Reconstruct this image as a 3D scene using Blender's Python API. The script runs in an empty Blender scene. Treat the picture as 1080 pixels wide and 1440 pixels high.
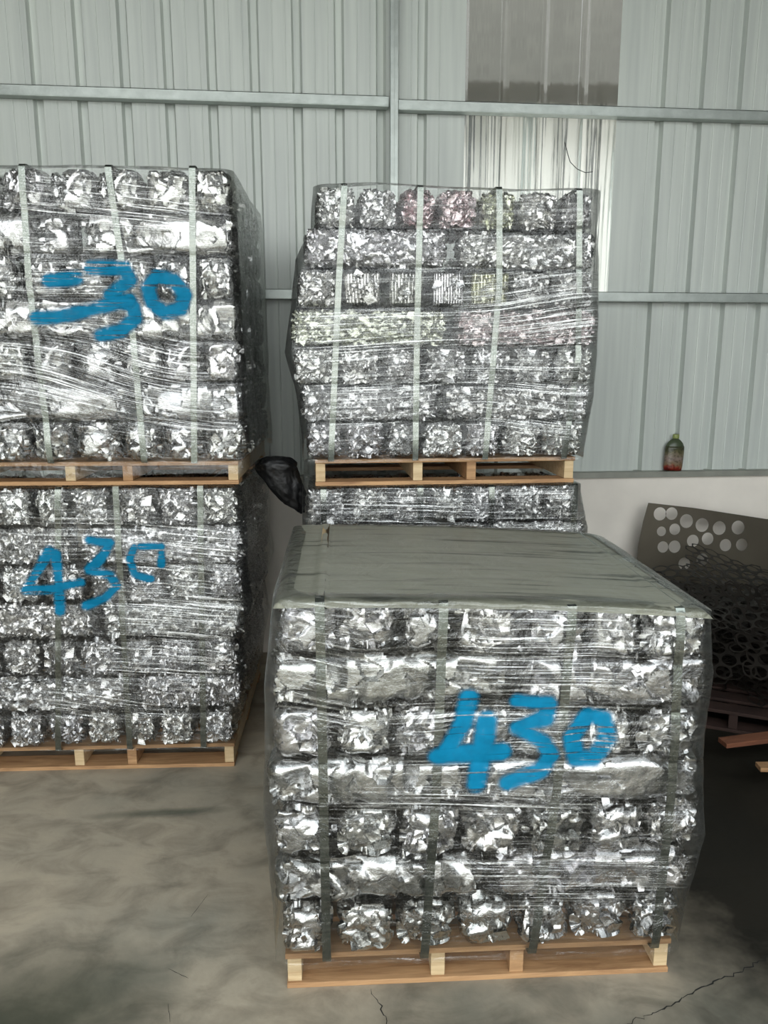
import bpy, bmesh, math, random
import numpy as np
from mathutils import Vector, Matrix
random.seed(7)
S = bpy.context.scene
COL = S.collection
# ------------------------------------------------------------------ camera
PITCH, YAW = 11.0, 5.4
cd = bpy.data.cameras.new('camera'); cam = bpy.data.objects.new('camera', cd); COL.objects.link(cam)
cam.location = (0, 0, 1.65)
cam.rotation_euler = (math.radians(90-PITCH), 0, math.radians(-YAW))
cd.sensor_fit = 'VERTICAL'; cd.sensor_height = 36; cd.sensor_width = 27
cd.lens = 1082/1440*36; cd.clip_start = .05
S.camera = cam
# ------------------------------------------------------------------ world, lights, exposure
w = bpy.data.worlds.new('overcast_sky'); S.world = w; w.use_nodes = True
wn = w.node_tree.nodes; wl = w.node_tree.links
bg = wn['Background']; bg.inputs['Strength'].default_value = 2.5
tc = wn.new('ShaderNodeTexCoord'); sp = wn.new('ShaderNodeSeparateXYZ'); cr = wn.new('ShaderNodeValToRGB')
wl.new(tc.outputs['Generated'], sp.inputs[0]); wl.new(sp.outputs['Z'], cr.inputs[0]); wl.new(cr.outputs[0], bg.inputs['Color'])
cr.color_ramp.elements[0].position = 0; cr.color_ramp.elements[0].color = (.92, .93, .92, 1)
cr.color_ramp.elements[1].position = .8; cr.color_ramp.elements[1].color = (.86, .95, 1, 1)
def area(name, loc, rot, sx, sy, power, color=(1, 1, 1)):
    l = bpy.data.lights.new(name, 'AREA'); l.shape = 'RECTANGLE'; l.size = sx; l.size_y = sy; l.energy = power; l.color = color
    o = bpy.data.objects.new(name, l); COL.objects.link(o); o.location = loc; o.rotation_euler = rot
    return o
area('roof_light', (-1.7, .8, 4.72), (0, 0, 0), 1.0, 2.4, 12, (1, .995, .96))      # translucent strip of the roof
S.view_settings.view_transform = 'Standard'; S.view_settings.look = 'None'; S.view_settings.gamma = 1
S.view_settings.use_curve_mapping = False
S.view_settings.exposure = 0.5
# ------------------------------------------------------------------ helpers
def rgb(h):
    h = h.lstrip('#'); v = [int(h[i:i+2], 16)/255 for i in (0, 2, 4)]
    return tuple((c/12.92 if c <= .04045 else ((c+.055)/1.055)**2.4) for c in v)+(1,)
class MT:
    def __init__(s, name):
        s.m = bpy.data.materials.new(name); s.m.use_nodes = True; s.nt = s.m.node_tree; s.n = s.nt.nodes; s.p = s.n['Principled BSDF']
        s.out = s.n['Material Output']
    def new(s, t, **k):
        x = s.n.new(t)
        for a, b in k.items(): setattr(x, a, b)
        return x
    def l(s, a, b): s.nt.links.new(a, b)
    def noise(s, vec, scale, detail=3, rough=.5, dist=0, sc=None):
        if sc:
            mp = s.new('ShaderNodeMapping'); mp.inputs['Scale'].default_value = sc; s.l(vec, mp.inputs[0]); vec = mp.outputs[0]
        x = s.new('ShaderNodeTexNoise'); x.inputs['Scale'].default_value = scale; x.inputs['Detail'].default_value = detail
        x.inputs['Roughness'].default_value = rough; x.inputs['Distortion'].default_value = dist; s.l(vec, x.inputs['Vector'])
        return x.outputs['Fac']
    def ramp(s, f, *st):
        x = s.new('ShaderNodeValToRGB'); e = x.color_ramp.elements
        while len(e) < len(st): e.new(.5)
        for i, (p, c) in enumerate(st):
            e[i].position = p; e[i].color = c if len(c) == 4 else (*c, 1)
        s.l(f, x.inputs[0]); return x.outputs[0]
    def math(s, op, a, b=0, clamp=False):
        x = s.new('ShaderNodeMath', operation=op, use_clamp=clamp)
        for i, v in enumerate((a, b)):
            if isinstance(v, (int, float)): x.inputs[i].default_value = v
            else: s.l(v, x.inputs[i])
        return x.outputs[0]
    def bump(s, h, strength, dist=.01, normal=None):
        x = s.new('ShaderNodeBump'); x.inputs['Strength'].default_value = strength; x.inputs['Distance'].default_value = dist
        s.l(h, x.inputs['Height'])
        if normal is not None: s.l(normal, x.inputs['Normal'])
        return x.outputs[0]
    def obj(s): return s.new('ShaderNodeTexCoord').outputs['Object']
    def set(s, **k):
        for a, b in k.items(): s.p.inputs[a.replace('_', ' ')].default_value = b
        return s
G = lambda v: (v, v, v, 1)
def simple(name, col, rough=.6, metal=0, bump=0, bscale=40, var=.12):
    t = MT(name); c = t.obj(); n = t.noise(c, bscale*.3, 4)
    col = rgb(col)
    a = tuple(min(1, x*(1-var)) for x in col[:3]); b = tuple(min(1, x*(1+var)) for x in col[:3])
    t.l(t.ramp(n, (.3, a), (.7, b)), t.p.inputs['Base Color']); t.set(Roughness=rough, Metallic=metal)
    if bump: t.l(t.bump(t.noise(c, bscale, 3), bump), t.p.inputs['Normal'])
    return t.m
# ------------------------------------------------------------------ materials
def m_concrete():
    t = MT('floor_concrete'); c = t.obj()
    n1 = t.noise(c, 1.1, 5, .6); n2 = t.noise(c, 5.5, 5, .6, .6, sc=(1, 1.5, 1)); n3 = t.noise(c, 60, 3)
    base = t.ramp(n1, (.3, rgb('#88867a')), (.48, rgb('#a59b89')), (.7, rgb('#bbad97')))
    d = t.ramp(n2, (.32, G(.62)), (.55, G(1)), (.75, G(1.12)))
    mx = t.new('ShaderNodeMix', data_type='RGBA', blend_type='MULTIPLY'); mx.inputs[0].default_value = 1
    t.l(base, mx.inputs[6]); t.l(d, mx.inputs[7])
    # shade around the scrap heap painted near-black; a green-grey smear, darker patches in front
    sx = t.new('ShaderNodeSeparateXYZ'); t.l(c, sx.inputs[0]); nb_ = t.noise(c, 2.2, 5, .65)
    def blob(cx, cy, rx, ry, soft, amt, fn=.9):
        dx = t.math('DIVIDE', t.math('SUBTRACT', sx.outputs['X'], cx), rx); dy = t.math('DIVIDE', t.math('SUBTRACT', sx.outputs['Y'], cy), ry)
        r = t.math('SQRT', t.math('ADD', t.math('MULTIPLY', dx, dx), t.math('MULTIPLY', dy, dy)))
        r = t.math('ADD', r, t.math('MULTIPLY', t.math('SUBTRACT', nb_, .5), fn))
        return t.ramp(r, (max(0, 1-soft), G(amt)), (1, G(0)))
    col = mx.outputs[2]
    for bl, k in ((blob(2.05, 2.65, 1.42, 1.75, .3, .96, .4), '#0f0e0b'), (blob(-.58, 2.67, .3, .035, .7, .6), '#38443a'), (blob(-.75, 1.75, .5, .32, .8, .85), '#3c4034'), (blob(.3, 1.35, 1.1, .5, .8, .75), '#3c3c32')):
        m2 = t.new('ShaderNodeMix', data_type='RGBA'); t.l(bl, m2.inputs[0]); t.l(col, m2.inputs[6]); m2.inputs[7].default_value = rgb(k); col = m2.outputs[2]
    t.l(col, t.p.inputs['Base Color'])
    t.l(t.ramp(n2, (.3, G(.3)), (.7, G(.55))), t.p.inputs['Roughness'])
    t.l(t.bump(n3, .15, .004, t.bump(n2, .1, .01)), t.p.inputs['Normal']); t.set(**{'Specular_IOR_Level': .1})
    return t.m
def m_steelwall():
    t = MT('painted_steel_sheet'); c = t.obj()
    n = t.noise(c, 3, 4, sc=(9, 9, .35)); n2 = t.noise(c, 1.3, 3)
    t.l(t.ramp(n, (.3, rgb('#bfc5c0')), (.7, rgb('#cfd5ce'))), t.p.inputs['Base Color'])
    t.set(Roughness=.42, Metallic=0.0); t.l(t.bump(n2, .12, .03, t.bump(n, .08, .01)), t.p.inputs['Normal'])
    return t.m
def m_poly():
    t = MT('clear_corrugated_plastic'); c = t.obj()
    n = t.noise(c, 4, 2, sc=(4, 4, .12)); n2 = t.noise(c, 5, 2, sc=(2, 2, 1))
    t.set(**{'Transmission_Weight': 1.0, 'IOR': 1.28, 'Roughness': .13}); t.p.inputs['Base Color'].default_value = (.93, .95, .94, 1)
    t.l(t.bump(n, .5, .02, t.bump(n2, .1, .02)), t.p.inputs['Normal'])
    return t.m
def m_alu(name, rough=.2, bscale=90, base=.6):
    t = MT(name); c = t.obj(); oi = t.new('ShaderNodeObjectInfo')
    ad = t.new('ShaderNodeVectorMath', operation='ADD'); t.l(c, ad.inputs[0]); t.l(oi.outputs['Random'], ad.inputs[1]); v = ad.outputs[0]
    n = t.noise(v, bscale*.22, 4, .6); n2 = t.noise(v, bscale, 3, .6)
    col = t.ramp(n, (.25, G(base*.62)), (.5, G(base)), (.75, G(min(1, base*1.15))))
    mx = t.new('ShaderNodeMix', data_type='RGBA', blend_type='MULTIPLY'); mx.inputs[0].default_value = 1
    t.l(col, mx.inputs[6]); t.l(oi.outputs['Color'], mx.inputs[7]); t.l(mx.outputs[2], t.p.inputs['Base Color'])
    t.set(Metallic=1.0); t.l(t.ramp(n2, (.3, G(rough*.7)), (.75, G(rough*1.6))), t.p.inputs['Roughness'])
    t.l(t.bump(n2, .22, .004, t.bump(n, .35, .012)), t.p.inputs['Normal'])
    return t.m
def m_film():
    t = MT('clear_stretch_film'); c = t.obj()
    uv = t.new('ShaderNodeUVMap', uv_map='film').outputs[0]
    at = t.new('ShaderNodeAttribute', attribute_name='bunch').outputs['Fac']
    s1 = t.noise(uv, 1, 4, .65, .1, sc=(1.6, 120, 1)); s2 = t.noise(uv, 1, 2, .5, 0, sc=(4, 300, 1))
    cr_ = t.noise(c, 16, 4, .6, 1.2)
    line = t.ramp(s1, (.54, G(0)), (.62, G(1)))
    line2 = t.ramp(s2, (.56, G(0)), (.66, G(1)))
    lsum = t.math('MAXIMUM', line, t.math('MULTIPLY', line2, .6))
    gain = t.math('ADD', t.math('MULTIPLY', at, 1.05), .03)
    fac = t.math('MULTIPLY', lsum, gain)
    fr = t.new('ShaderNodeFresnel'); fr.inputs['IOR'].default_value = 1.62
    h = t.math('ADD', t.math('MULTIPLY', s1, t.math('ADD', t.math('MULTIPLY', at, 1.6), .25)), t.math('MULTIPLY', s2, t.math('MULTIPLY', at, .5)))
    nrm = t.bump(h, .55, .006, t.bump(cr_, .55, .02))
    t.l(nrm, fr.inputs['Normal'])
    f2 = t.math('ADD', t.math('MULTIPLY', fr.outputs[0], .75), fac)
    f3 = t.math('ADD', f2, t.math('MULTIPLY', at, .05), True)
    gl = t.new('ShaderNodeBsdfGlossy'); gl.inputs['Roughness'].default_value = .2; gl.inputs['Color'].default_value = (.97, .98, .97, 1); t.l(nrm, gl.inputs['Normal'])
    df = t.new('ShaderNodeBsdfTranslucent'); df.inputs['Color'].default_value = (.9, .92, .9, 1)
    di = t.new('ShaderNodeBsdfDiffuse'); di.inputs['Color'].default_value = (.9, .92, .9, 1)
    a = t.new('ShaderNodeMixShader'); t.l(t.math('ADD', t.math('MULTIPLY', fac, .45), .03, True), a.inputs[0]); t.l(gl.outputs[0], a.inputs[1]); t.l(di.outputs[0], a.inputs[2])
    tr = t.new('ShaderNodeBsdfTransparent'); tr.inputs['Color'].default_value = (.97, .975, .97, 1)
    b = t.new('ShaderNodeMixShader'); t.l(f3, b.inputs[0]); t.l(tr.outputs[0], b.inputs[1]); t.l(a.outputs[0], b.inputs[2])
    t.l(b.outputs[0], t.out.inputs['Surface']); t.n.remove(t.p)
    return t.m
def m_cloudy():
    t = MT('cloudy_layered_film'); c = t.obj()
    n = t.noise(c, 3, 5, .6, .5, sc=(.5, 9, 1)); n2 = t.noise(c, 9, 4, .6, 1); n3 = t.noise(c, 1, 2, .5, .2, sc=(2, 160, 1))
    t.l(t.ramp(n, (.36, rgb('#4b4c42')), (.43, rgb('#858576')), (.75, rgb('#949384'))), t.p.inputs['Base Color'])
    t.l(t.ramp(n2, (.3, G(.28)), (.7, G(.45))), t.p.inputs['Roughness'])
    t.l(t.bump(n3, .3, .004, t.bump(n2, .25, .012)), t.p.inputs['Normal'])
    return t.m
def m_paint():
    t = MT('blue_spray_paint'); uv = t.new('ShaderNodeUVMap', uv_map='film').outputs[0]
    at = t.new('ShaderNodeAttribute', attribute_name='dense').outputs['Fac']
    n = t.noise(uv, 1, 3, .6, 0, sc=(3, 90, 1)); n2 = t.noise(t.obj(), 30, 3)
    k = t.math('MULTIPLY', at, t.ramp(n, (.37, G(.25)), (.45, G(1.0))), True)
    t.l(t.ramp(n2, (.3, rgb('#066c90')), (.7, rgb('#087ba3'))), t.p.inputs['Base Color']); t.set(Roughness=.6, **{'Specular_IOR_Level': .1})
    tr = t.new('ShaderNodeBsdfTransparent'); b = t.new('ShaderNodeMixShader'); t.l(k, b.inputs[0]); t.l(tr.outputs[0], b.inputs[1]); t.l(t.p.outputs[0], b.inputs[2])
    t.l(b.outputs[0], t.out.inputs['Surface']); return t.m
def m_wood(name, a, b, rough=.7):
    t = MT(name); c = t.obj(); oi = t.new('ShaderNodeObjectInfo')
    ad = t.new('ShaderNodeVectorMath', operation='ADD'); t.l(c, ad.inputs[0]); t.l(oi.outputs['Random'], ad.inputs[1]); v = ad.outputs[0]
    n = t.noise(v, 5, 5, .6, .8, sc=(1, 9, 9)); n2 = t.noise(v, 3, 3)
    t.l(t.ramp(n, (.3, rgb(a)), (.7, rgb(b))), t.p.inputs['Base Color']); t.set(Roughness=rough)
    t.l(t.bump(n, .3, .004), t.p.inputs['Normal']); return t.m
def m_label():
    t = MT('bottle_print'); c = t.obj(); s = t.new('ShaderNodeSeparateXYZ'); t.l(c, s.inputs[0])
    n = t.noise(c, 26, 2, .4, .6); n2 = t.noise(c, 90, 2)
    z = t.math('ADD', s.outputs['Z'], t.math('MULTIPLY', t.math('SUBTRACT', n, .5), .07))
    col = t.ramp(t.math('MULTIPLY', z, 7), (.0, rgb('#5e1a16')), (.14, rgb('#8c3426')), (.26, rgb('#7d6a50')), (.5, rgb('#8a7a72')), (.75, rgb('#6c6648')), (.9, rgb('#43452f')))
    d = t.ramp(n2, (.38, G(.45)), (.5, G(1)))
    mx = t.new('ShaderNodeMix', data_type='RGBA', blend_type='MULTIPLY'); mx.inputs[0].default_value = .8
    t.l(col, mx.inputs[6]); t.l(d, mx.inputs[7]); t.l(mx.outputs[2], t.p.inputs['Base Color']); t.set(Roughness=.3); return t.m
M = dict(floor=m_concrete(), wall=m_steelwall(), poly=m_poly(), film=m_film(), cloudy=m_cloudy(), paint=m_paint(),
    alu=m_alu('crushed_aluminium', .2), alufine=m_alu('shredded_aluminium', .26, 150, .62),
    wood=m_wood('pallet_pine', '#8f6a48', '#c39a6e'), endwood=m_wood('sawn_pine_end', '#b89a72', '#dcc59c'), brown=m_wood('brown_board', '#5b3524', '#86543a'),
    galv=simple('galvanised_steel', '#a9b0ab', .38, .55, .1, 60), trim=simple('grey_flashing', '#98998f', .45, .2, .05, 30),
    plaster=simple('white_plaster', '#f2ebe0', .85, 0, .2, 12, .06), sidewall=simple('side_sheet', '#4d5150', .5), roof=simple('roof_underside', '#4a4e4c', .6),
    scrap=simple('oily_steel_sheet', '#241f1a', .5, .4, .25, 14, .35), sheet=simple('dull_steel_sheet', '#6a6356', .42, .6, .25, 6, .2),
    black=simple('black_plastic', '#060607', .5, 0, .5, 30), crack=simple('crack_dark', '#1f1f1b', .95), stain=simple('stain', '#3c4740', .6),
    ground=simple('yard_concrete', '#b9b6ac', .9, 0, .1, 8), nwall=simple('whitewashed_wall', '#e9e7e0', .9, 0, .1, 6, .05), eave=simple('brown_eave', '#5e5b54', .7),
    green=simple('dark_green_plastic', '#46503a', .3), cap=simple('yellow_green_plastic', '#8f9a5c', .4), label=m_label(),
    rust=simple('dirty_wood', '#33211a', .8, 0, .3, 30, .3))
t = MT('green_strap'); cc = t.obj(); nn = t.noise(cc, 3, 2, sc=(1, 1, 30))
t.l(t.ramp(nn, (.3, rgb('#757a73')), (.7, rgb('#868a83'))), t.p.inputs['Base Color']); t.set(Roughness=.12, Metallic=.9); t.l(t.bump(nn, .15, .002), t.p.inputs['Normal']); M['strap'] = t.m
# ------------------------------------------------------------------ object plumbing
def tag(o, label=None, cat=None, group=None, kind=None):
    if label: o['label'] = label
    if cat: o['category'] = cat
    if group: o['group'] = group
    if kind: o['kind'] = kind
    return o
def empty(name, loc=(0, 0, 0), rz=0):
    o = bpy.data.objects.new(name, None); COL.objects.link(o); o.location = loc; o.rotation_euler.z = rz; o.empty_display_size = .1; return o
def mesh(name, V, Fc, smooth=False):
    me = bpy.data.meshes.new(name); me.from_pydata([tuple(map(float, v)) for v in V], [], [tuple(map(int, f)) for f in Fc]); me.update()
    if smooth: me.polygons.foreach_set('use_smooth', [True]*len(me.polygons))
    return me
def link(name, me, mat, parent=None, loc=None):
    o = bpy.data.objects.new(name, me); COL.objects.link(o)
    if mat and not me.materials: me.materials.append(mat)
    if parent: o.parent = parent
    if loc: o.location = loc
    return o
def boxes(name, bs, mat, parent=None, bevel=0, loc=None):
    bm = bmesh.new()
    for (x0, x1, y0, y1, z0, z1) in bs:
        r = bmesh.ops.create_cube(bm, size=1)
        for v in r['verts']: v.co = Vector(((x0+x1)/2+v.co.x*(x1-x0), (y0+y1)/2+v.co.y*(y1-y0), (z0+z1)/2+v.co.z*(z1-z0)))
    if bevel: bmesh.ops.bevel(bm, geom=bm.edges[:], offset=bevel, segments=2, affect='EDGES', profile=.6)
    me = bpy.data.meshes.new(name); bm.to_mesh(me); bm.free(); return link(name, me, mat, parent, loc)
def struct(o): o['kind'] = 'structure'; return o
def gridfaces(n, m, off=0):
    i, j = np.meshgrid(np.arange(n-1), np.arange(m-1), indexing='ij'); a = (i*m+j).ravel()+off
    return np.stack([a, a+m, a+m+1, a+1], 1)
def tube(name, pts, r, mat, parent=None, res=6):
    cu = bpy.data.curves.new(name, 'CURVE'); cu.dimensions = '3D'; sp = cu.splines.new('POLY'); sp.points.add(len(pts)-1)
    for p, q in zip(sp.points, pts): p.co = (*q, 1)
    cu.bevel_depth = r; cu.bevel_resolution = 2
    tmp = bpy.data.objects.new('t', cu); COL.objects.link(tmp); me = bpy.data.meshes.new_from_object(tmp); bpy.data.objects.remove(tmp)
    me.materials.clear(); return link(name, me, mat, parent)
def snoise(P, seed, n=14, f=20, aniso=(1, 1, 1)):
    rg = np.random.RandomState(seed); o = np.zeros(len(P)); P = P*np.array(aniso)
    for k in range(n):
        d = rg.normal(size=3); d /= np.linalg.norm(d); fr = f*rg.uniform(.4, 1.9); o += np.sin(P@d*fr+rg.uniform(0, 6.28))/fr*f/2
    return o/math.sqrt(n)
# ------------------------------------------------------------------ the shed
YW = 4.3
PITCHR = .2145; X0 = .392
def profile(x0, x1):
    """plan section of the rib sheet: wide pans with narrow grooves set back from the room"""
    pts = []; k = math.ceil((x0-X0-.02)/PITCHR)
    pts.append((x0, YW))
    while X0+k*PITCHR < x1-.03:
        c = X0+k*PITCHR
        if c-.024 > x0+.002:
            pts += [(c-.062, YW), (c-.058, YW+.002), (c-.054, YW)] if c-.062 > x0+.003 else []
            pts += [(c-.027, YW), (c-.018, YW+.034), (c+.014, YW+.034), (c+.025, YW)]
            if c+.09 < x1: pts += [(c+.086, YW), (c+.09, YW+.002), (c+.094, YW)]
        k += 1
    pts.append((x1, YW)); return pts
def extrude(name, pts, z0, z1, mat, nz=2, thick=.0008):
    n = len(pts); zs = np.linspace(z0, z1, nz); V = [(x, y, z) for x, y in pts for z in zs]
    me = mesh(name, V, gridfaces(n, nz)); o = link(name, me, mat)
    if thick:
        s = o.modifiers.new('thickness', 'SOLIDIFY'); s.thickness = thick; s.offset = 0
    return o
XL, XR, YF, ZR = -4.2, 4.0, -.55, 4.8
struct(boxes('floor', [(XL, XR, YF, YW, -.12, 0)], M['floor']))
struct(boxes('ground', [(-30, 30, -30, YF, -.14, -.01), (-30, 30, YW+.25, 30, -.14, -.01)], M['ground']))
WX0, WX1 = .832, 1.655
struct(extrude('wall_back', profile(XL, WX0), 1.0, ZR, M['wall']))
struct(extrude('wall_back', profile(WX1, XR), 1.0, ZR, M['wall']))
wpts = []
for i in range(61):
    x = WX0+(WX1-WX0)*i/60; ph = ((x-X0)/PITCHR) % 1; g = max(0, 1-min(ph, 1-ph)/.11)
    wpts.append((x, YW-.003+.026*min(1, g*1.6)))
struct(extrude('window_1', wpts, 1.99, ZR, M['poly'], 2, 0))
struct(extrude('wall_back', profile(WX0, WX1), 1.0, 2.02, M['wall']))
struct(boxes('wall_kerb', [(XL, XR, YW-.035, YW+.2, 0, 1.0)], M['plaster'], bevel=.006))
struct(boxes('trim_1', [(XL, XR, YW-.055, YW+.04, 1.022, 1.03), (XL, XR, YW-.058, YW-.05, .998, 1.03), (XL, XR, YW-.05, YW+.04, 1.0, 1.02)], M['trim']))
struct(boxes('wall_left', [(XL-.1, XL, YF, YW, 0, ZR)], M['sidewall']))
struct(boxes('wall_right', [(XR, XR+.1, YF, YW, 0, ZR)], M['sidewall']))
struct(boxes('wall_front_unseen', [(2.2, XR, YF-.1, YF, 0, 1.9), (XL, -3.2, YF-.1, YF, 0, ZR), (-3.2, XR, YF-.1, YF, 4.5, ZR)], M['sidewall']))  # unseen wall behind the camera, its opening shaped to shade the floor at right
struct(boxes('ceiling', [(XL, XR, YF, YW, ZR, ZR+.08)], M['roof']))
# steel framing: girts and the slim post
def girt(name, x0, x1, z, zs, label):
    o = boxes(name, [(x0, x1, YW-.062, YW-.003, z-.004, z), (x0, x1, YW-.062, YW-.058, z-.046, z), (x0, x1, YW-.062, YW-.003, z-.05, z-.046), (x0, x1, YW-.0075, YW-.003, z-.05, z)], M['galv'], bevel=.0008)
    return tag(o, label, 'wall rail', 'steel rails across the corrugated wall')
girt('wall_rail', XL, .425, 2.985, 0, 'galvanised horizontal rail high on the wall, left of the slim steel post')
girt('wall_rail', .475, XR, 2.972, 0, 'galvanised horizontal rail crossing the clear panel, right of the slim steel post')
girt('wall_rail', XL, XR, 2.03, 0, 'lower galvanised horizontal rail running behind the upper pallet loads')
tag(boxes('steel_post', [(.43, .47, YW-.1, YW-.06, 0, ZR), (.45, .452, YW-.104, YW-.1, 0, ZR)], M['galv'], bevel=.002), 'slim galvanised vertical post fixed in front of the corrugated wall', 'post')
# next building, seen blurred through the clear panel
nb = empty('neighbouring_building', (1.5, 8, 0)); tag(nb, 'white neighbouring building with a brown eave, blurred behind the clear panel', 'building')
boxes('wall', [(-6, 7, 0, .3, -.14, 3.85)], M['nwall'], nb); boxes('eave', [(-6, 7, -.7, .5, 3.85, 7.6)], M['eave'], nb)
rw = random.Random(5)
for i in range(22):
    x = -2+i*.27+rw.uniform(-.07, .07); boxes('wall_pilaster', [(x, x+rw.uniform(.02, .07), -.06, 0, 0, 3.85)], M['sidewall'] if i % 3 else M['galv'], nb)
# floor marks
FLO = bpy.data.objects['floor']
def ribbon(name, pts, wd, mat, parent, seed=0, jag=.006):
    rg = random.Random(seed); P = []
    for a, b in zip(pts[:-1], pts[1:]):
        n = max(3, int(math.dist(a, b)/.012))
        for k in range(n): P.append((a[0]+(b[0]-a[0])*k/n+rg.uniform(-jag, jag), a[1]+(b[1]-a[1])*k/n+rg.uniform(-jag, jag)))
    P.append(pts[-1]); V = []; n = len(P)
    for i, p in enumerate(P):
        q = P[min(i+1, n-1)]; o = P[max(i-1, 0)]; d = Vector((q[0]-o[0], q[1]-o[1])).normalized(); ww = wd*rg.uniform(.3, 1)*min(1, .25+3*min(i, n-1-i)/n)
        V += [(p[0]-d.y*ww, p[1]+d.x*ww, .0006), (p[0]+d.y*ww, p[1]-d.x*ww, .0006)]
    o = link(name, mesh(name, V, [(2*i, 2*i+1, 2*i+3, 2*i+2) for i in range(n-1)]), mat, parent); return o
for i, (pts, wd) in enumerate([([(.129, 1.775), (.153, 1.719), (.166, 1.64), (.18, 1.5)], .0022), ([(.72, 1.56), (.769, 1.606), (.878, 1.639), (.989, 1.686), (1.076, 1.719), (1.148, 1.738), (1.26, 1.787), (1.45, 1.9)], .0026),
        ([(-.39, 2.1), (-.35, 2.2)], .0012), ([(-.42, 1.9), (-.36, 1.86)], .0012), ([(-.40, 1.78), (-.385, 1.72)], .0015), ([(-.02, 2.02), (.0, 2.1)], .0012)]):
    c = ribbon('floor_crack', pts, wd, M['crack'], FLO, i, .006 if i < 2 else .001); c.matrix_parent_inverse = Matrix.Identity(4)
# ------------------------------------------------------------------ bale meshes
def bale_mesh(name, L, D, H, res, seed, cell=.045, r=.035, amp=.02, flakes=14, yres=None, mode='crush'):
    """crushed block centred on x, front face at y=0, base at z=0"""
    rg = np.random.RandomState(seed); yres = yres or res
    nx, ny, nz = max(3, int(L/res)), max(3, int(D/yres)), max(3, int(H/res)); V = []; F = []; off = 0
    X = np.linspace(-L/2, L/2, nx); Y = np.linspace(0, D, ny); Z = np.linspace(0, H, nz)
    def face(A, B, fn, flip):
        nonlocal off
        a, b = np.meshgrid(A, B, indexing='ij'); V.append(fn(a.ravel(), b.ravel())); f = gridfaces(len(A), len(B), off)
        F.append(f[:, ::-1] if flip else f); off += len(A)*len(B)
    S_ = lambda *c: np.stack(c, 1)
    face(X, Z, lambda a, b: S_(a, 0*a, b), False); face(X, Z, lambda a, b: S_(a, 0*a+D, b), True)
    face(Y, Z, lambda a, b: S_(0*a-L/2, a, b), True); face(Y, Z, lambda a, b: S_(0*a+L/2, a, b), False)
    face(X, Y, lambda a, b: S_(a, b, 0*a), True); face(X, Y, lambda a, b: S_(a, b, 0*a+H), False)
    P = np.concatenate(V); F = np.concatenate(F)
    lo = np.array([-L/2+r, r, r]); hi = np.array([L/2-r, D-r, H-r]); q = np.clip(P, lo, hi); n = P-q; ln = np.linalg.norm(n, axis=1, keepdims=True); n = n/np.maximum(ln, 1e-6)
    base = q+n*r
    def vor(P, cell, amp, tilt):
        vol = max(10, int(2.2*(L*D+D*H+H*L)*2*.6/cell**2)); vol = min(vol, 900)
        sd = rg.uniform([-L/2, 0, 0], [L/2, D, H], size=(vol, 3)); ax = rg.randint(0, 3, vol); sg = rg.randint(0, 2, vol)
        ext = [(-L/2, L/2), (0, D), (0, H)]
        for i in range(vol): sd[i, ax[i]] = ext[ax[i]][sg[i]]
        an = np.array([1, 1, 1.]); best = np.full(len(P), 1e9); idx = np.zeros(len(P), int)
        st = rg.uniform(.6, 1.6, size=(vol, 3))
        for i in range(vol):
            d = ((P-sd[i])*st[i]); d = (d*d).sum(1); k = d < best; best[k] = d[k]; idx[k] = i
        a = rg.uniform(-1, 0, vol)*amp; g = rg.normal(size=(vol, 3))*tilt
        return a[idx]+((P-sd[idx])*g[idx]).sum(1)
    if mode == 'fins':      # flattened fin-stock: thin parallel ridges
        axis = rg.choice([0, 2]); ph = P[:, axis]+.004*snoise(P, seed+1, 10, 25)
        d = -.009*(np.abs(((ph/.0105) % 1)-.5)*2 > .45)-.01*np.abs(snoise(P, seed, 8, 22))
    else:
        W = P+np.stack([snoise(P, seed+21+i, 6, 30)*.012 for i in range(3)], 1); fc = 2.4/cell
        d = vor(W, cell, amp, .3)-amp*.55*np.abs(snoise(W, seed+5, 9, fc))-amp*.22*np.abs(snoise(W, seed+6, 9, fc*2.6))+amp*.5
        if cell < .04: d += vor(W, cell*.5, amp*.3, .25)
    d = np.clip(d, -.04, .004)
    P2 = base+n*d[:, None]+.0
    P2[:, 2] = np.clip(P2[:, 2], 0.0, H)
    flk = []; ff = []; o2 = len(P2)
    for k in range(flakes):      # loose bent scraps caught on the visible ends
        c = np.array([rg.uniform(-L/2+.02, L/2-.02), -.002+rg.uniform(-.006, .004), rg.uniform(.02, H-.02)])
        a = rg.uniform(0, 6.28); s = rg.uniform(.008, .024); u = np.array([math.cos(a), rg.uniform(-.45, .45), math.sin(a)]); v = np.array([-math.sin(a), rg.uniform(-.45, .45), math.cos(a)])
        p = [c+u*s*rg.uniform(.7, 1.4), c+v*s*rg.uniform(.5, 1.2), c-u*s*rg.uniform(.7, 1.4), c-v*s*rg.uniform(.5, 1.2), c+np.array([0, rg.uniform(.004, .012), 0])]
        for x in p: x[1] = min(max(x[1], -.006), .05)
        flk += p; ff += [(o2, o2+1, o2+4), (o2+1, o2+2, o2+4), (o2+2, o2+3, o2+4), (o2+3, o2, o2+4)]; o2 += 5
    me = bpy.data.meshes.new(name)
    me.from_pydata([tuple(v) for v in np.concatenate([P2]+([np.array(flk)] if flk else [])).tolist()], [], [tuple(f) for f in F.tolist()]+ff)
    bm = bmesh.new(); bm.from_mesh(me); bmesh.ops.remove_doubles(bm, verts=bm.verts, dist=.0004); bmesh.ops.recalc_face_normals(bm, faces=bm.faces)
    for f in bm.faces: f.smooth = True
    for e in bm.edges: e.smooth = not (e.is_manifold and e.calc_face_angle(0) > 1.0)
    bm.to_mesh(me); bm.free()
    return me
HD = .435
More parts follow.
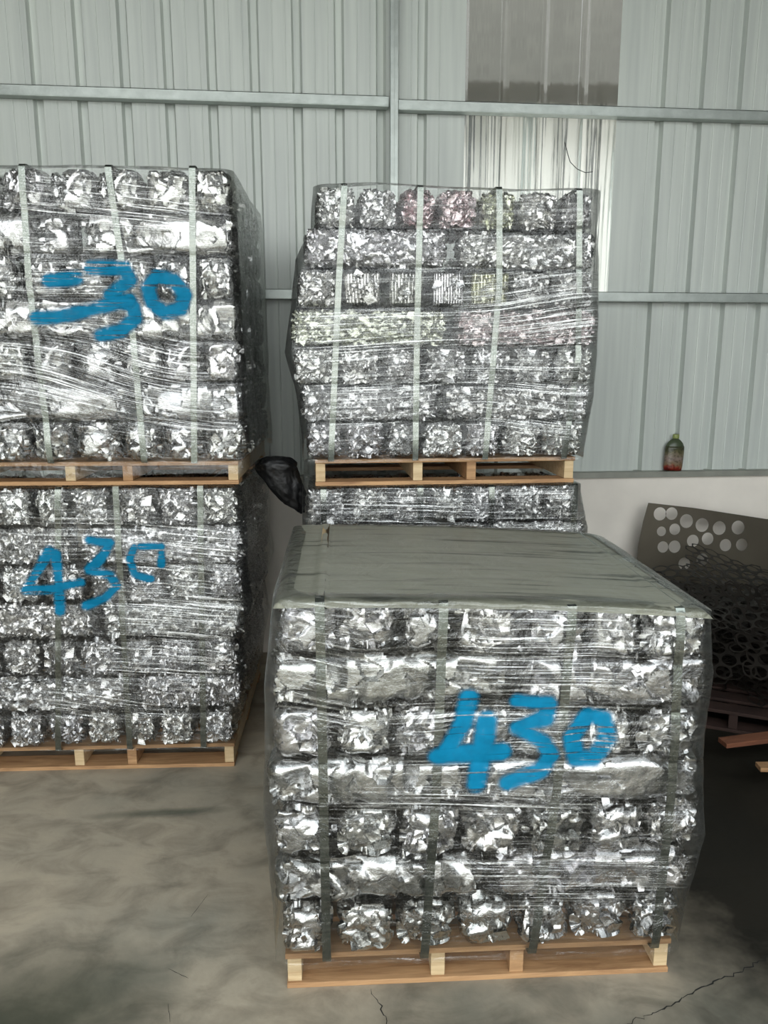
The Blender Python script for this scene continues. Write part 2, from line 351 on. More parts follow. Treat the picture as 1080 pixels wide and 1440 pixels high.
B = {'Hc': [bale_mesh('bale_end', .15, HD, .138, .0042, 10+i, .058, .034, .023, 4, .012) for i in range(10)],
     'Sc': [bale_mesh('bale_long', .53, .145, .138, .0048, 40+i, .085, .036, .021, 6, .009) for i in range(9)],
     'Hf': [bale_mesh('bale_end', .15, HD, .145, .0042, 70+i, .032, .031, .017, 10, .014) for i in range(9)],
     'Sf': [bale_mesh('bale_long', .53, .145, .145, .005, 90+i, .034, .034, .017, 20, .011) for i in range(6)],
     'fin': [bale_mesh('bale_end', .15, HD, .145, .0035, 110+i, .03, .02, .02, 10, .02, 'fins') for i in range(3)]}
for k, l in B.items():
    for me in l: me.materials.append(M['alu'] if k.endswith('c') else M['alufine'])
first = {}
def bale(me, loc, rz, sx, sz, tint, name='aluminium_bale'):
    if 'b' not in first:
        first['b'] = o = link(name, me, None)
    else:
        o = first['b'].copy(); o.data = me; COL.objects.link(o)
        for k in ('label', 'group'):
            if k in o: del o[k]
    o.location = loc; o.rotation_euler = (0, 0, rz); o.scale = (sx, 1, sz); o.color = (*tint, 1); return o
ORD = ['first', 'second', 'third', 'fourth', 'fifth', 'sixth', 'seventh', 'eighth']
LAY = ['bottom layer', 'second layer up', 'third layer up', 'middle layer', 'third layer down', 'second layer down', 'top layer']
# ------------------------------------------------------------------ a pallet load
key_top = lambda s: s.key in 'UM'
class Load:
    def __init__(s, key, org, ang, z0, z1, D, left, right, sag=0, kind='c', seed=1):
        s.key, s.org, s.ang, s.z0, s.z1, s.D, s.sag, s.kind, s.seed = key, Vector((*org, 0)), math.radians(ang), z0, z1, D, sag, kind, seed
        s.left = sorted((z, x) for x, z in left); s.right = sorted((z, x) for x, z in right); s.h = (z1-z0)/7; s.gaps = {}; s.sides = ()
        s.R = Matrix.Rotation(s.ang, 4, 'Z'); s.org = s.org+s.R@Vector((0, -.018, 0))      # the load overhangs its pallet a little
    def xl(s, z): return np.interp(z, [a for a, b in s.left], [b for a, b in s.left])
    def xr(s, z): return np.interp(z, [a for a, b in s.right], [b for a, b in s.right])
    def w(s, p): return s.org+s.R@Vector(p)
    def sagz(s, u, z): return z-s.sag*(np.clip(u, 0, 1.2)/1.1)**2*(z-s.z0)/(s.z1-s.z0)
    def bales(s, desc, grp, tint=lambda k, i: (1, 1, 1), fins=(), cols=('front', 'back')):
        rg = random.Random(s.seed)
        for k in range(7):
            zc = s.z0+(k+.5)*s.h; xl, xr = float(s.xl(zc))+.004, float(s.xr(zc))-.004; zb = s.z0+k*s.h+.001
            dz = lambda u: float(s.sagz(u, zb)-zb)
            if k % 2 == 0:
                n = 7; ws = [rg.uniform(.88, 1.12) for _ in range(n)]; tot = sum(ws); x = xl
                for i in range(n):
                    wd = (xr-xl)*ws[i]/tot; u = x+wd/2; x += wd
                    me = rg.choice(B['H'+s.kind]) if (k, i) not in fins else B['fin'][fins[(k, i)]]
                    o = bale(me, s.w((u, rg.uniform(.0, .016), zb+dz(u))), s.ang+rg.uniform(-.02, .02), (wd-.008)/.15*rg.uniform(.88, 1.0), (s.h-.003)/(.138 if s.kind == 'c' and (k, i) not in fins else .145), tint(k, i))
                    tag(o, f'crushed aluminium bale end, {ORD[i]} from left, {LAY[k]} of {desc}', 'metal bale', grp)
                    if i not in s.sides: continue
                    o2 = bale(rg.choice(B['H'+s.kind]), s.w((u, s.D-.005, zb+dz(u))), s.ang+math.pi, (wd-.008)/.15, (s.h-.003)/(.138 if s.kind == 'c' else .145), (1, 1, 1))
                    tag(o2, f'crushed aluminium bale behind the front row of {desc}', 'metal bale', 'rear bales of '+desc)
            else:
                g = s.gaps.get(k, .5)*(xr-xl)+xl; rows = int(s.D/.147)
                for r_ in range(rows):
                    y = .002+r_*(s.D-.01)/rows
                    gg = g+(.1 if r_ == rows-1 else rg.uniform(-.05, .05) if r_ else 0)
                    for i, (a, b) in enumerate(((xl, gg-.02), (gg+.02, xr))):
                        if r_ and (i*6) not in s.sides and r_ != rows-1: continue
                        u = (a+b)/2; me = rg.choice(B['S'+s.kind])
                        o = bale(me, s.w((u, y+(rg.uniform(0, .012) if r_ == 0 else 0), zb+dz(u))), s.ang, (b-a)/.53*rg.choice((1, -1)), (s.h-.003)/(.138 if s.kind == 'c' else .145), tint(k, i) if r_ == 0 else (1, 1, 1))
                        if r_ == 0: tag(o, f'long crushed aluminium bale at {("left","right")[i]}, {LAY[k]} of {desc}', 'metal bale', grp)
                        else: tag(o, f'crushed aluminium bale behind the front row of {desc}', 'metal bale', 'rear bales of '+desc)
    def face(s, u, z):
        """front surface of the film, local y (negative = towards the camera)"""
        ph = (z-s.z0)/s.h; b = np.abs(np.sin(np.pi*ph))**.5
        P = np.stack([u, 0*u, z], 1)
        y = -.007-.007*b-.006*(snoise(P, s.seed+3, 14, 9)*.5+.5)-.0035*snoise(P, s.seed+4, 18, 38)
        hl = (np.floor(ph) % 2 == 0)*(1-np.abs((ph % 1)-.5)*1.6).clip(0, 1)
        y += .006*hl*np.cos((u-s.xl(z))/np.maximum(.5, s.xr(z)-s.xl(z))*7*2*np.pi)
        return y
    def wrap(s, label, bunch, slope=.0, zlow=-.004, topin=.07, nx=190, nz=230, ragged=.012, name='stretch_wrap'):
        zs = np.linspace(s.z0+zlow, s.z1+.001, nz); D = s.D; ring = []
        rgc = .035
        a = np.linspace(0, 1, nx); segs = [('f', a), ('c1', np.linspace(0, 1, 6)[1:-1]), ('r', np.linspace(0, 1, 60)), ('c2', np.linspace(0, 1, 5)[1:-1]), ('b', np.linspace(1, 0, 30)), ('c3', np.linspace(0, 1, 5)[1:-1]), ('l', np.linspace(1, 0, 60)), ('c4', np.linspace(0, 1, 6)[1:-1])]
        cols = []
        for z in zs:
            xl, xr = float(s.xl(z))-.004, float(s.xr(z))+.004; row = []
            for sname, t_ in segs:
                if sname == 'f': row.append(np.stack([xl+rgc+(xr-xl-2*rgc)*t_, 0*t_, 0*t_, 0*t_-1], 1))
                if sname == 'c1': th = t_*math.pi/2; row.append(np.stack([xr-rgc+rgc*np.sin(th), rgc-rgc*np.cos(th), np.sin(th), -np.cos(th)], 1))
                if sname == 'r': row.append(np.stack([0*t_+xr, rgc+(D-2*rgc)*t_, 0*t_+1, 0*t_], 1))
                if sname == 'c2': th = t_*math.pi/2; row.append(np.stack([xr-rgc+rgc*np.cos(th), D-rgc+rgc*np.sin(th), np.cos(th), np.sin(th)], 1))
                if sname == 'b': row.append(np.stack([xl+rgc+(xr-xl-2*rgc)*t_, 0*t_+D, 0*t_, 0*t_+1], 1))
                if sname == 'c3': th = t_*math.pi/2; row.append(np.stack([xl+rgc-rgc*np.sin(th), D-rgc+rgc*np.cos(th), -np.sin(th), np.cos(th)], 1))
                if sname == 'l': row.append(np.stack([0*t_+xl, rgc+(D-2*rgc)*t_, 0*t_-1, 0*t_], 1))
                if sname == 'c4': th = t_*math.pi/2; row.append(np.stack([xl+rgc-rgc*np.cos(th), rgc-rgc*np.sin(th), -np.cos(th), -np.sin(th)], 1))
            cols.append(np.concatenate(row))
        A = np.array(cols); nr = A.shape[1]; Zg = np.repeat(zs[:, None], nr, 1)
        zbot = ragged*snoise(np.stack([A[0, :, 0], A[0, :, 1], 0*A[0, :, 0]], 1), s.seed+9, 8, 9)
        Zg = Zg+zbot[None, :]*np.clip(1-(Zg-zs[0])/.06, 0, 1)
        if key_top(s): Zg = Zg+np.clip((Zg-(s.z1-.07))/.07, 0, 1)*(.012*snoise(np.stack([A[0, :, 0], A[0, :, 1], 0*A[0, :, 0]], 1), s.seed+12, 10, 10))[None, :]-.004*np.clip((Zg-(s.z1-.07))/.07, 0, 1)
        off = -s.face(A[:, :, 0].ravel()+A[:, :, 1].ravel(), Zg.ravel()).reshape(A.shape[:2]); off = off*(1-.7*np.abs(A[:, :, 2]))
        X = A[:, :, 0]+A[:, :, 2]*off; Y = A[:, :, 1]+A[:, :, 3]*off
        rows = [(X, Y, Zg)]
        for k, f in enumerate(np.linspace(0, 1, 9)[1:]):      # rolls over the top edge
            ins = topin*f; wx = (A[-1, :, 0]-.5*(A[-1, :, 0].min()+A[-1, :, 0].max())); sx = 1-ins/.55; sy = 1-ins/(D/2)
            X1 = X[-1]-wx*(1-sx); Y1 = Y[-1]-(Y[-1]-D/2)*(1-sy)
            zz = Zg[-1]+.008*math.sin(min(1, f*2)*math.pi/2)+.003*snoise(np.stack([X1, Y1, 0*X1], 1), s.seed+2, 10, 30)
            rows.append((X1[None], Y1[None], zz[None]))
        X = np.concatenate([r[0] for r in rows]); Y = np.concatenate([r[1] for r in rows]); Z = np.concatenate([r[2] for r in rows])
        Z = s.sagz(X, Z); n1 = X.shape[0]
        P = np.stack([X.ravel(), Y.ravel(), Z.ravel()], 1); f = gridfaces(n1, nr)
        i = np.arange(n1-1)*nr; f = np.concatenate([f, np.stack([i+nr-1, i+nr-1+nr, i+nr, i], 1)])
        Pw = P-np.array([0, 0, s.z0])
        me = mesh(name, Pw, f[:, ::-1], True)
        dist = np.concatenate([[0], np.cumsum(np.linalg.norm(np.diff(A[0, :, :2], axis=0), axis=1))])
        U = np.repeat(dist[None], n1, 0).ravel(); V = Z.ravel()+slope*P[:, 0]+.012*snoise(P, s.seed+7, 8, 5)
        for (cu, cz, ru, rz_, sl, am) in bunch: V = V+(sl-slope)*(P[:, 0]-cu)*np.exp(-((P[:, 0]-cu)/(ru*1.3))**2-((P[:, 2]-cz)/(rz_*1.3))**2)
        uvl = me.uv_layers.new(name='film'); li = np.zeros(len(me.loops), int); me.loops.foreach_get('vertex_index', li)
        uvl.data.foreach_set('uv', np.stack([U[li], V[li]], 1).ravel())
        bu = .05+.08*snoise(P, s.seed+8, 8, 6)
        for (cu, cz, ru, rz_, sl, am) in bunch: bu = np.maximum(bu, am*np.exp(-((P[:, 0]-cu)/ru)**4-((P[:, 2]-cz)/rz_)**4)*(P[:, 1] < .05))
        at = me.attributes.new('bunch', 'FLOAT', 'POINT'); at.data.foreach_set('value', np.clip(bu, 0, 1))
        o = link(name, me, M['film']); o.location = s.w((0, 0, s.z0)); o.rotation_euler.z = s.ang
        tag(o, label, 'stretch wrap', 'stretch film around the pallet loads'); s.wr = o; return o
    def digit(s, ch, strokes, rad, fill=()):
        P_ = [np.array(p) for st in strokes for p in st]; strokes = [[(a+.002, b+.005) for a, b in st] for st in strokes]; P_ = [np.array(p) for st in strokes for p in st]; mn = np.min(P_, 0)-rad*1.6; mx = np.max(P_, 0)+rad*1.6; st_ = .0035
        us = np.arange(mn[0], mx[0], st_); zs = np.arange(mn[1], mx[1], st_); u, z = [q.ravel() for q in np.meshgrid(us, zs, indexing='ij')]
        d = np.full(len(u), 9.)
        Q = np.stack([u, z], 1)
        for st in strokes:
            for a, b in zip(st[:-1], st[1:]):
                a, b = np.array(a), np.array(b); ab = b-a; t_ = np.clip(((Q-a)@ab)/(ab@ab), 0, 1); d = np.minimum(d, np.linalg.norm(Q-a-t_[:, None]*ab, axis=1))
        d = d+.004*snoise(np.stack([u, 0*u, z], 1), 5+s.seed, 12, 60)
        den = np.clip((rad*1.35-d)/(rad*.8), 0, 1); den = den*den*(3-2*den)*.97
        zun = z.copy()
        if s.sag: zun = z+s.sag*(np.clip(u, 0, 1.2)/1.1)**2*(z-s.z0)/(s.z1-s.z0)
        y = s.face(u, zun)-.0018; f = gridfaces(len(us), len(zs)); keep = (den[f] > .01).any(1); f = f[keep]
        idx = np.unique(f); re = np.zeros(len(u), int); re[idx] = np.arange(len(idx))
        me = mesh('painted_digit', np.stack([u, y, z-s.z0], 1)[idx], re[f], True)
        uvl = me.uv_layers.new(name='film'); li = np.zeros(len(me.loops), int); me.loops.foreach_get('vertex_index', li); uvl.data.foreach_set('uv', np.stack([u[idx][li], z[idx][li]], 1).ravel())
        at = me.attributes.new('dense', 'FLOAT', 'POINT'); at.data.foreach_set('value', den[idx])
        o = link('painted_digit', me, M['paint'], s.wr); o['label'] = f'blue spray-painted {ch}'
    def strap(s, pts, label, over=True, wd=.0115, low=0):
        """pts: (u,z) down the front; runs over the top when over is set"""
        zs = np.linspace(s.z1-.002, pts[-1][1], 90); zp = [p[1] for p in pts][::-1]; up = [p[0] for p in pts][::-1]
        us = np.interp(zs, zp, up); ys = s.face(us, zs)*.55+.001; C = []
        top = s.z1+.0085-low
        if over:
            for y in np.linspace(s.D*.98, .012, 30): C.append((us[0], y, top))
            C.append((us[0], .0, top-.002))
        for u, y, z in zip(us, ys, zs): C.append((u, y-.001, z))
        C.append((us[-1], .02, zs[-1]-.006)); C = np.array(C); C[:, 2] = s.sagz(C[:, 0], C[:, 2]); n = len(C)
        V = []
        for c in C:
            for dx in (-wd, wd): V.append((c[0]+dx, c[1], c[2]-s.z0))
        me = mesh('strap', V, gridfaces(n, 2)); o = link('strap', me, M['strap']); m = o.modifiers.new('thickness', 'SOLIDIFY'); m.thickness = .001; m.offset = 0
        o.location = s.w((0, 0, s.z0)); o.rotation_euler.z = s.ang
        tag(o, label, 'strap', 'green packing straps around the loads'); return o
# pallets -----------------------------------------------------------
def pallet(org, ang, u0, wd, D, z, h, label, seed=1):
    rg = random.Random(seed); t = empty('wooden_pallet', (*org, z), math.radians(ang)); t.location = Vector((*org, z)); tag(t, label, 'pallet', 'wooden pallets under the loads')
    bt = .016
    for i, f in enumerate((0, .385, .6, 1)):
        sw = .038; x = u0+(wd-sw)*f; n = boxes('stringer', [(x, x+sw, .006, D-.006, bt, h-bt)], M['endwood'] if i in (0, 1, 3) else M['wood'], t, .0025)
    for y in (0, D/2-.05, D-.1): boxes('bottom_board', [(u0-.002, u0+wd+.002, y, y+.1, 0, bt-.0005)], M['wood'], t, .002)
    k = 7
    for i in range(k):
        y = i*(D-.09)/(k-1); boxes('deck_board', [(u0-.002+rg.uniform(-.004, .002), u0+wd+rg.uniform(-.002, .006), y, y+.09, h-bt+.0005, h)], M['wood'], t, .002)
    return t
oF, aF = (-.089, 1.80), -2.3; oL, aL = (-1.298, 3.035), -2.9; oM, aM = (-.03, 3.03), 0
pallet(oF, aF, 0, 1.04, .9, 0, .105, 'pale pine pallet on the floor under the front load', 1)
pallet(oL, aL, -.08, 1.035, .95, 0, .105, 'pine pallet on the floor under the left lower load', 2)
pallet(oL, aL, -.03, 1.045, .95, 1.187, .09, 'pine pallet between the two left loads', 3)
pallet(oM, aM, 0, 1.05, .95, 0, .105, 'pallet on the floor under the centre lower load', 4)
pallet(oM, aM, .045, 1.05, .95, 1.168, .105, 'pine pallet between the two centre loads', 5)
rgt = random.Random(3)
def tint0(k, i): v = rgt.uniform(.85, 1.05); return (v, v*rgt.uniform(.98, 1), v*rgt.uniform(.95, 1))
def tintM(k, i):
    d = {(6, 2): (1, .82, .84), (6, 3): (1, .84, .86), (6, 4): (.95, .97, .78), (3, 0): (.86, .88, .74), (4, 4): (.95, .95, .75), (3, 1): (1, .88, .88)}
    return d.get((k, i), tint0(k, i))
LF = Load('F', oF, aF, .107, 1.089, .87, [(-.005, 1.076), (-.03, .866), (-.035, .704), (-.044, .508), (-.029, .302), (-.024, .154)], [(1.075, 1.06), (1.092, .92), (1.084, .75), (1.088, .59), (1.108, .44), (1.078, .279), (1.062, .12)], .05, 'c', 11)
LL = Load('L', oL, aL, .107, 1.178, .95, [(-.1, .5)], [(1.021, 1.134), (1.034, .964), (1.029, .819), (1.045, .702), (.992, .553), (1.015, .4), (.981, .246), (.97, .104)], 0, 'f', 21)
LU = Load('U', oL, aL, 1.278, 2.33, .93, [(-.08, 1.8)], [(1.03, 2.326), (1.038, 2.205), (1.038, 2.057), (1.04, 1.882), (1.046, 1.701), (1.042, 1.57), (1.05, 1.409), (1.054, 1.3)], 0, 'c', 31)
LN = Load('N', oM, aM, .107, 1.16, .95, [(0, 1.12), (-.004, 1.0), (0, .3)], [(1.123, 1.133), (1.16, .98), (1.15, .3)], 0, 'f', 41)
LM = Load('M', oM, aM, 1.275, 2.29, .95, [(.06, 2.274), (.05, 2.144), (-.01, 2.029), (-.03, 1.861), (-.058, 1.689), (-.016, 1.527), (.003, 1.348)], [(1.144, 2.295), (1.137, 2.16), (1.151, 2.003), (1.16, 1.841), (1.163, 1.677), (1.155, 1.509), (1.129, 1.309)], 0, 'f', 51)
LF.sides = (0, 6); LL.sides = LU.sides = (6,); LM.sides = (0,)
LF.gaps = {1: .51, 3: .47, 5: .55}; LL.gaps = {3: .48, 1: .6, 5: .42}; LU.gaps = {5: .49, 3: .6, 1: .63}; LM.gaps = {5: .5, 3: .52, 1: .48}
LF.bales('the front load', 'aluminium bales of the front load', tint0)
LL.bales('the left lower load', 'aluminium bales of the left lower load', tint0)
LU.bales('the left upper load', 'aluminium bales of the left upper load', tint0)
LM.bales('the centre upper load', 'aluminium bales of the centre upper load', tintM, {(4, 1): 0, (4, 2): 1, (4, 3): 2, (4, 4): 1})
LN.bales('the centre lower load', 'aluminium bales of the centre lower load', tint0)
LF.wrap('clear stretch film around the front load, sprayed with blue numbers', [(.66, .94, .2, .1, .02, .75), (.6, .72, .3, .12, .04, .6), (.5, .56, .3, .05, .1, .75), (.75, .33, .28, .1, .05, .7), (.1, .9, .12, .2, .3, .25)], .05, topin=.05, zlow=-.02, ragged=.022)
LL.wrap('clear stretch film around the left lower load, sprayed with blue numbers', [(.8, .95, .25, .1, .12, .7), (.75, .68, .25, .13, .1, .9), (.65, .45, .3, .1, .08, .6), (.4, .3, .4, .06, .18, .6), (.4, 1.0, .2, .1, .05, .4)], .06)
LU.wrap('clear stretch film around the left upper load, sprayed with blue numbers', [(.45, 1.9, .25, .2, -.04, .5), (.55, 2.2, .35, .08, .12, .6), (.5, 1.6, .35, .14, .4, .95), (.8, 1.45, .25, .08, .2, .5)], .08, zlow=-.045, ragged=.03)
LM.wrap('clear stretch film around the centre upper load', [(.9, 1.85, .3, .14, -.18, .95), (.3, 1.75, .3, .1, -.1, .6), (.85, 1.55, .3, .12, .1, .7), (.9, 1.4, .3, .1, .12, .5), (.3, 1.5, .25, .1, .05, .4)], -.04)
LN.wrap('clear stretch film around the centre lower load behind the front load', [(.6, 1.05, .6, .1, .03, .6)], 0)
LF.digit('4', [[(0.464, 0.835), (0.451, 0.768), (0.407, 0.688)], [(0.389, 0.68), (0.549, 0.687)], [(0.511, 0.77), (0.498, 0.669), (0.487, 0.6)]], .024)
LF.digit('3', [[(0.585, 0.822), (0.664, 0.813), (0.656, 0.776), (0.588, 0.749), (0.653, 0.712), (0.675, 0.674), (0.652, 0.635), (0.566, 0.6)]], .021)
LF.digit('0', [[(0.766, 0.779), (0.807, 0.768), (0.817, 0.719), (0.787, 0.661), (0.74, 0.662), (0.726, 0.722), (0.766, 0.779)]], .022)
LU.digit('4', [[(0.364, 1.934), (0.467, 1.945)], [(0.31, 1.803), (0.387, 1.808), (0.531, 1.839), (0.649, 1.87)]], .025)
LU.digit('3', [[(0.52, 1.98), (0.638, 1.978), (0.656, 1.936), (0.581, 1.885), (0.661, 1.845), (0.666, 1.804), (0.609, 1.758), (0.537, 1.742)]], .026)
LU.digit('0', [[(0.75, 1.951), (0.816, 1.936), (0.85, 1.886), (0.832, 1.835), (0.776, 1.82), (0.729, 1.855), (0.716, 1.911), (0.75, 1.951)]], .026)
LL.digit('4', [[(0.288, 0.932), (0.188, 0.781), (0.265, 0.78), (0.396, 0.807)], [(0.309, 0.92), (0.316, 0.799), (0.307, 0.691)]], .019)
LL.digit('3', [[(0.438, 0.976), (0.519, 0.963), (0.494, 0.918), (0.433, 0.856), (0.511, 0.832), (0.533, 0.788), (0.488, 0.745), (0.408, 0.711)]], .019)
LL.digit('0', [[(0.611, 0.945), (0.589, 0.897), (0.605, 0.836), (0.665, 0.818)], [(0.634, 0.948), (0.716, 0.947), (0.709, 0.875)]], .015)
PL = ('leftmost', 'second from the left', 'third from the left', 'rightmost')
for i, p in enumerate([[(.103, 1.074), (.106, .1)], [(.401, 1.069), (.39, .6), (.364, .1)], [(.717, 1.045), (.70, .6), (.653, .1)], [(.989, 1.07), (1.0, .6), (.988, .1)]]): LF.strap(p, f'flat dark green strap down the front load, {PL[i]} of four', low=.006 if i in (1, 2) else 0)
for i, p in enumerate([[(.337, 1.167), (.253, .1)], [(.552, 1.165), (.54, .1)], [(.872, 1.163), (.838, .1)]]): LL.strap(p, f'flat green strap down the left lower load, {("leftmost","middle","rightmost")[i]} of three in view')
for i, p in enumerate([[(.303, 2.318), (.295, 1.93), (.319, 1.277)], [(.602, 2.321), (.654, 1.727), (.668, 1.277)], [(.896, 2.324), (.855, 1.274)]]): LU.strap(p, f'flat green strap down the left upper load, {("leftmost","middle","rightmost")[i]} of three in view')
for i, p in enumerate([[(.168, 2.29), (.143, 1.94), (.105, 1.27)], [(.45, 2.276), (.441, 1.73), (.439, 1.27)], [(.748, 2.29), (.758, 1.946), (.719, 1.27)], [(1.057, 2.288), (1.082, 1.677), (1.042, 1.27)]]): LM.strap(p, f'flat green strap down the centre upper load, {PL[i]} of four')
for i, u in enumerate((.074, .461, .75, 1.096)): LN.strap([(u, 1.15), (u, .1)], f'flat green strap down the centre lower load, {PL[i]} of four')
# cloudy film sheet lying over the top of the front load
nx, ny = 150, 110
u, v = [q.ravel() for q in np.meshgrid(np.linspace(-.008, 1.07, nx), np.linspace(-.012, .88, ny), indexing='ij')]
e = np.minimum(np.minimum(u+.008, 1.07-u), np.minimum(v+.012, .88-v)); drop = -.02*np.clip(1-e/.03, 0, 1)**2
P = np.stack([u, v, 0*u], 1)
z = 1.0955+drop+.0012*snoise(P, 4, 12, 9)+.0008*snoise(P, 6, 12, 60, (.15, 1, 1))
for su in (.103, .989): z += .0035*np.exp(-((u-su)/.016)**4)-.0025*np.exp(-((u-su-.02)/.004)**2)
z = LF.sagz(u, z)
top = link('top_sheet', mesh('top_sheet', np.stack([u, v, z-1.08], 1), gridfaces(nx, ny)[:, ::-1] if False else gridfaces(nx, ny), True), M['cloudy']); top.location = LF.w((0, 0, 1.08)); top.rotation_euler.z = LF.ang
tag(top, 'cloudy grey-green plastic sheet covering the flat top of the front load', 'plastic sheet')
# ------------------------------------------------------------------ bottle on the ledge
bt = empty('plastic_bottle', (2.09, YW-.033, 1.031)); bt.rotation_euler = (0, math.radians(2), 0); tag(bt, 'empty printed plastic bottle with a yellow-green cap standing on the wall ledge', 'bottle')
def lathe(name, prof, mat, parent, flat=.62, seg=28):
    V = []; n = len(prof)
    for r, z in prof:
        for k in range(seg): a = 2*math.pi*k/seg; V.append((r*math.cos(a), r*flat*math.sin(a), z))
    F = [(i*seg+k, i*seg+(k+1) % seg, (i+1)*seg+(k+1) % seg, (i+1)*seg+k) for i in range(n-1) for k in range(seg)]+[tuple(range(seg))[::-1], tuple((n-1)*seg+k for k in range(seg))]
    return link(name, mesh(name, V, F, True), mat, parent)
lathe('body', [(.045, 0), (.052, .004), (.055, .02), (.056, .13), (.054, .145), (.045, .163), (.03, .178), (.017, .186), (.0155, .192)], M['green'], bt, .5)
lathe('printed_label', [(.0525, .003), (.0562, .02), (.0572, .07), (.0572, .13), (.0555, .143)], M['label'], bt, .5)
lathe('cap', [(.0175, .188), (.0185, .19), (.0185, .21), (.017, .213)], M['cap'], bt, .9)
# ------------------------------------------------------------------ punched scrap on the right
def flat_curve(name, outline, holes, th):
    cu = bpy.data.curves.new(name, 'CURVE'); cu.dimensions = '2D'; cu.fill_mode = 'BOTH'; cu.extrude = th
    for pts in [outline]+[[(x+r*math.cos(a*math.pi/10), y+r*math.sin(a*math.pi/10)) for a in range(20)] for x, y, r in holes]:
        sp = cu.splines.new('POLY'); sp.points.add(len(pts)-1); sp.use_cyclic_u = True
        for p, q in zip(sp.points, pts): p.co = (*q, 0, 1)
    tmp = bpy.data.objects.new('t', cu); COL.objects.link(tmp); me = bpy.data.meshes.new_from_object(tmp); bpy.data.objects.remove(tmp); me.materials.clear(); return me
hs = [(.1, .79, .038), (.17, .79, .036), (.26, .745, .04), (.355, .72, .04), (.46, .70, .04), (.575, .70, .04), (.11, .69, .028), (.19, .7, .033), (.12, .6, .033), (.19, .6, .036), (.3, .63, .036), (.39, .64, .036), (.5, .6, .036), (.6, .6, .036), (.25, .5, .036), (.36, .52, .036)]
ol = [(-.06, 0), (.9, 0), (.9, .72), (.6, .77), (.3, .82), (.03, .855), (.0, .75), (-.03, .6), (-.05, .3)]
me = flat_curve('perforated_sheet', ol, hs, .001)
ps = link('perforated_sheet', me, M['sheet'], loc=(1.87, 4.03, .02)); ps.rotation_euler = (math.radians(90-7), 0, math.radians(1.5))
tag(ps, 'dull steel sheet with round punched holes leaning on the white kerb wall', 'metal sheet')
def skeleton(name, nx, ny, seed, pit=.074, r=.032, drop=.1):
    rg = random.Random(seed); V = []; F = []; K = 18
    for j in range(ny):
        for i in range(nx):
            cx = (i+.5*(j % 2))*pit; cy = j*pit*.866; o = len(V)
            if rg.random() < drop*.4: continue
            R = pit/math.sqrt(3)
            hexp = []
            for k in range(6):
                a0 = math.pi/6+k*math.pi/3; a1 = a0+math.pi/3
                for q in range(3): f = q/3; hexp.append((cx+R*(math.cos(a0)*(1-f)+math.cos(a1)*f), cy+R*(math.sin(a0)*(1-f)+math.sin(a1)*f)))
            rr = r*rg.uniform(.93, 1.0)
            cir = [(cx+rr*math.cos(math.pi/6+2*math.pi*k/K), cy+rr*math.sin(math.pi/6+2*math.pi*k/K)) for k in range(K)]
            V += [(*p, 0) for p in hexp]+[(*p, 0) for p in cir]
            F += [(o+k, o+(k+1) % K, o+K+(k+1) % K, o+K+k) for k in range(K)]
    P = np.array(V); P[:, 0] -= nx*pit/2; P[:, 1] -= ny*pit*.433
    P[:, 2] = .05*snoise(P, seed, 5, 4)+.018*snoise(P, seed+1, 8, 14)
    P[:, 1] += .01*snoise(P, seed+2, 5, 9)
    me = mesh(name, P, F); bm = bmesh.new(); bm.from_mesh(me); bmesh.ops.remove_doubles(bm, verts=bm.verts, dist=.0012); bmesh.ops.solidify(bm, geom=bm.faces[:], thickness=.0016); bm.to_mesh(me); bm.free(); me.materials.append(M['scrap']); return me
SK = [skeleton('skeleton_sheet', 13, 9, 5), skeleton('skeleton_sheet', 10, 8, 6), skeleton('skeleton_sheet', 12, 7, 8)]
rg = random.Random(12); N = 19; proto = None
for i in range(N):
    f = i/(N-1)
    if proto is None: o = proto = link('skeleton_sheet', SK[0], None)
    else: o = proto.copy(); o.data = SK[i % 3]; COL.objects.link(o)
    o.location = (2.32+rg.uniform(-.14, .22), 3.5+rg.uniform(-.28, .2), .16+.42*f)
    o.rotation_euler = (math.radians(rg.uniform(-6, 22)), math.radians(rg.uniform(-14, 16)), rg.uniform(-.6, .6))
    lab = {N-1: 'dark honeycomb scrap sheet lying topmost on the heap beside the wall', N-2: 'dark honeycomb scrap sheet just under the top one on the heap'}.get(i, 'dark punched honeycomb scrap sheet buried in the heap right of the front load')
    tag(o, lab, 'scrap sheet', 'honeycomb scrap sheets heaped at the right')
for i, (loc, rot, s_) in enumerate([((2.12, 3.15, .5), (36, -8, -20), 1), ((2.34, 3.25, .4), (50, 10, 8), 2), ((1.72, 3.55, .26), (25, -35, 30), 1)]):
    o = proto.copy(); o.data = SK[s_]; COL.objects.link(o); o.location = loc; o.rotation_euler = [math.radians(q) for q in rot]
    tag(o, ('dark honeycomb scrap sheet standing steeply at the front of the heap', 'dark honeycomb scrap sheet tipped up at the right edge of the heap', 'dark honeycomb scrap sheet sloping down against the front load side of the heap')[i], 'scrap sheet', 'honeycomb scrap sheets heaped at the right')
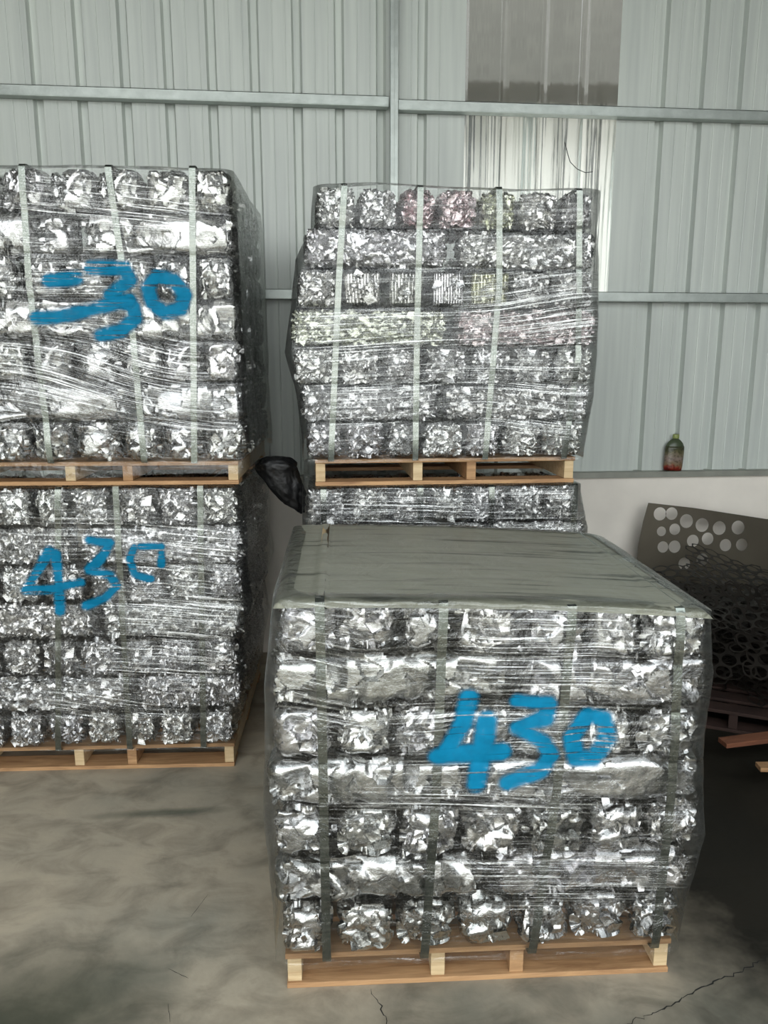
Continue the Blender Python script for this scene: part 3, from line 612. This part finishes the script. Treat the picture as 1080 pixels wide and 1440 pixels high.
def board(loc, rot, dims, mat, label):
    o = boxes('wooden_board', [(0, dims[0], -dims[1]/2, dims[1]/2, 0, dims[2])], mat, None, .002); o.location = loc; o.rotation_euler = [math.radians(q) for q in rot]
    return tag(o, label, 'board', 'loose boards at the foot of the scrap heap')
board((1.66, 2.78, .105), (0, -2, 4), (.8, .06, .02), M['brown'], 'reddish-brown board jutting left from under the scrap heap')
board((1.72, 2.62, .085), (0, -1, -8), (.7, .05, .018), M['wood'], 'short pale board end below the reddish-brown one at the right edge')
board((1.72, 2.35, .04), (0, 0, -6), (.6, .05, .018), M['wood'], 'pale board end lowest at the right edge')
hp = pallet((1.86, 2.92), 62, -.55, 1.0, .9, 0, .1, 'dark dirty pallet on the floor under the scrap heap', 9)
hp.location = (2.02, 3.0, 0); hp.rotation_euler.z = math.radians(-28)
for c in hp.children: c.data.materials.clear(); c.data.materials.append(M['rust'])
# black bag wedged between the stacks
bm = bmesh.new(); bmesh.ops.create_icosphere(bm, subdivisions=5, radius=1)
P = np.array([v.co[:] for v in bm.verts]); n = snoise(P, 3, 16, 3.5)*.25-np.abs(snoise(P, 8, 12, 7))*.22-np.abs(snoise(P, 9, 12, 16))*.1
for v, k in zip(bm.verts, n):
    c = v.co*(1+k); z = c.z; v.co = Vector((c.x*.1*(1-.35*max(0, -z))+.1*max(0, -z)-.02*max(0, z), c.y*.06, z*.055 if z > 0 else z*.19))
me = bpy.data.meshes.new('black_bag'); bm.to_mesh(me); bm.free(); me.polygons.foreach_set('use_smooth', [True]*len(me.polygons))
bg_ = link('plastic_bag', me, M['black'], loc=(-.14, 3.2, 1.215)); tag(bg_, 'crumpled black plastic bag wedged between the left and centre loads', 'bag')
# wire caught in front of the clear panel
tube('loose_wire', [(1.37, YW-.02, 2.80), (1.385, YW-.03, 2.74), (1.40, YW-.03, 2.70), (1.44, YW-.03, 2.665), (1.49, YW-.02, 2.65), (1.53, YW-.02, 2.655)], .002, M['black'])
tag(bpy.data.objects['loose_wire'], 'thin dark curved wire in front of the clear panel', 'wire')
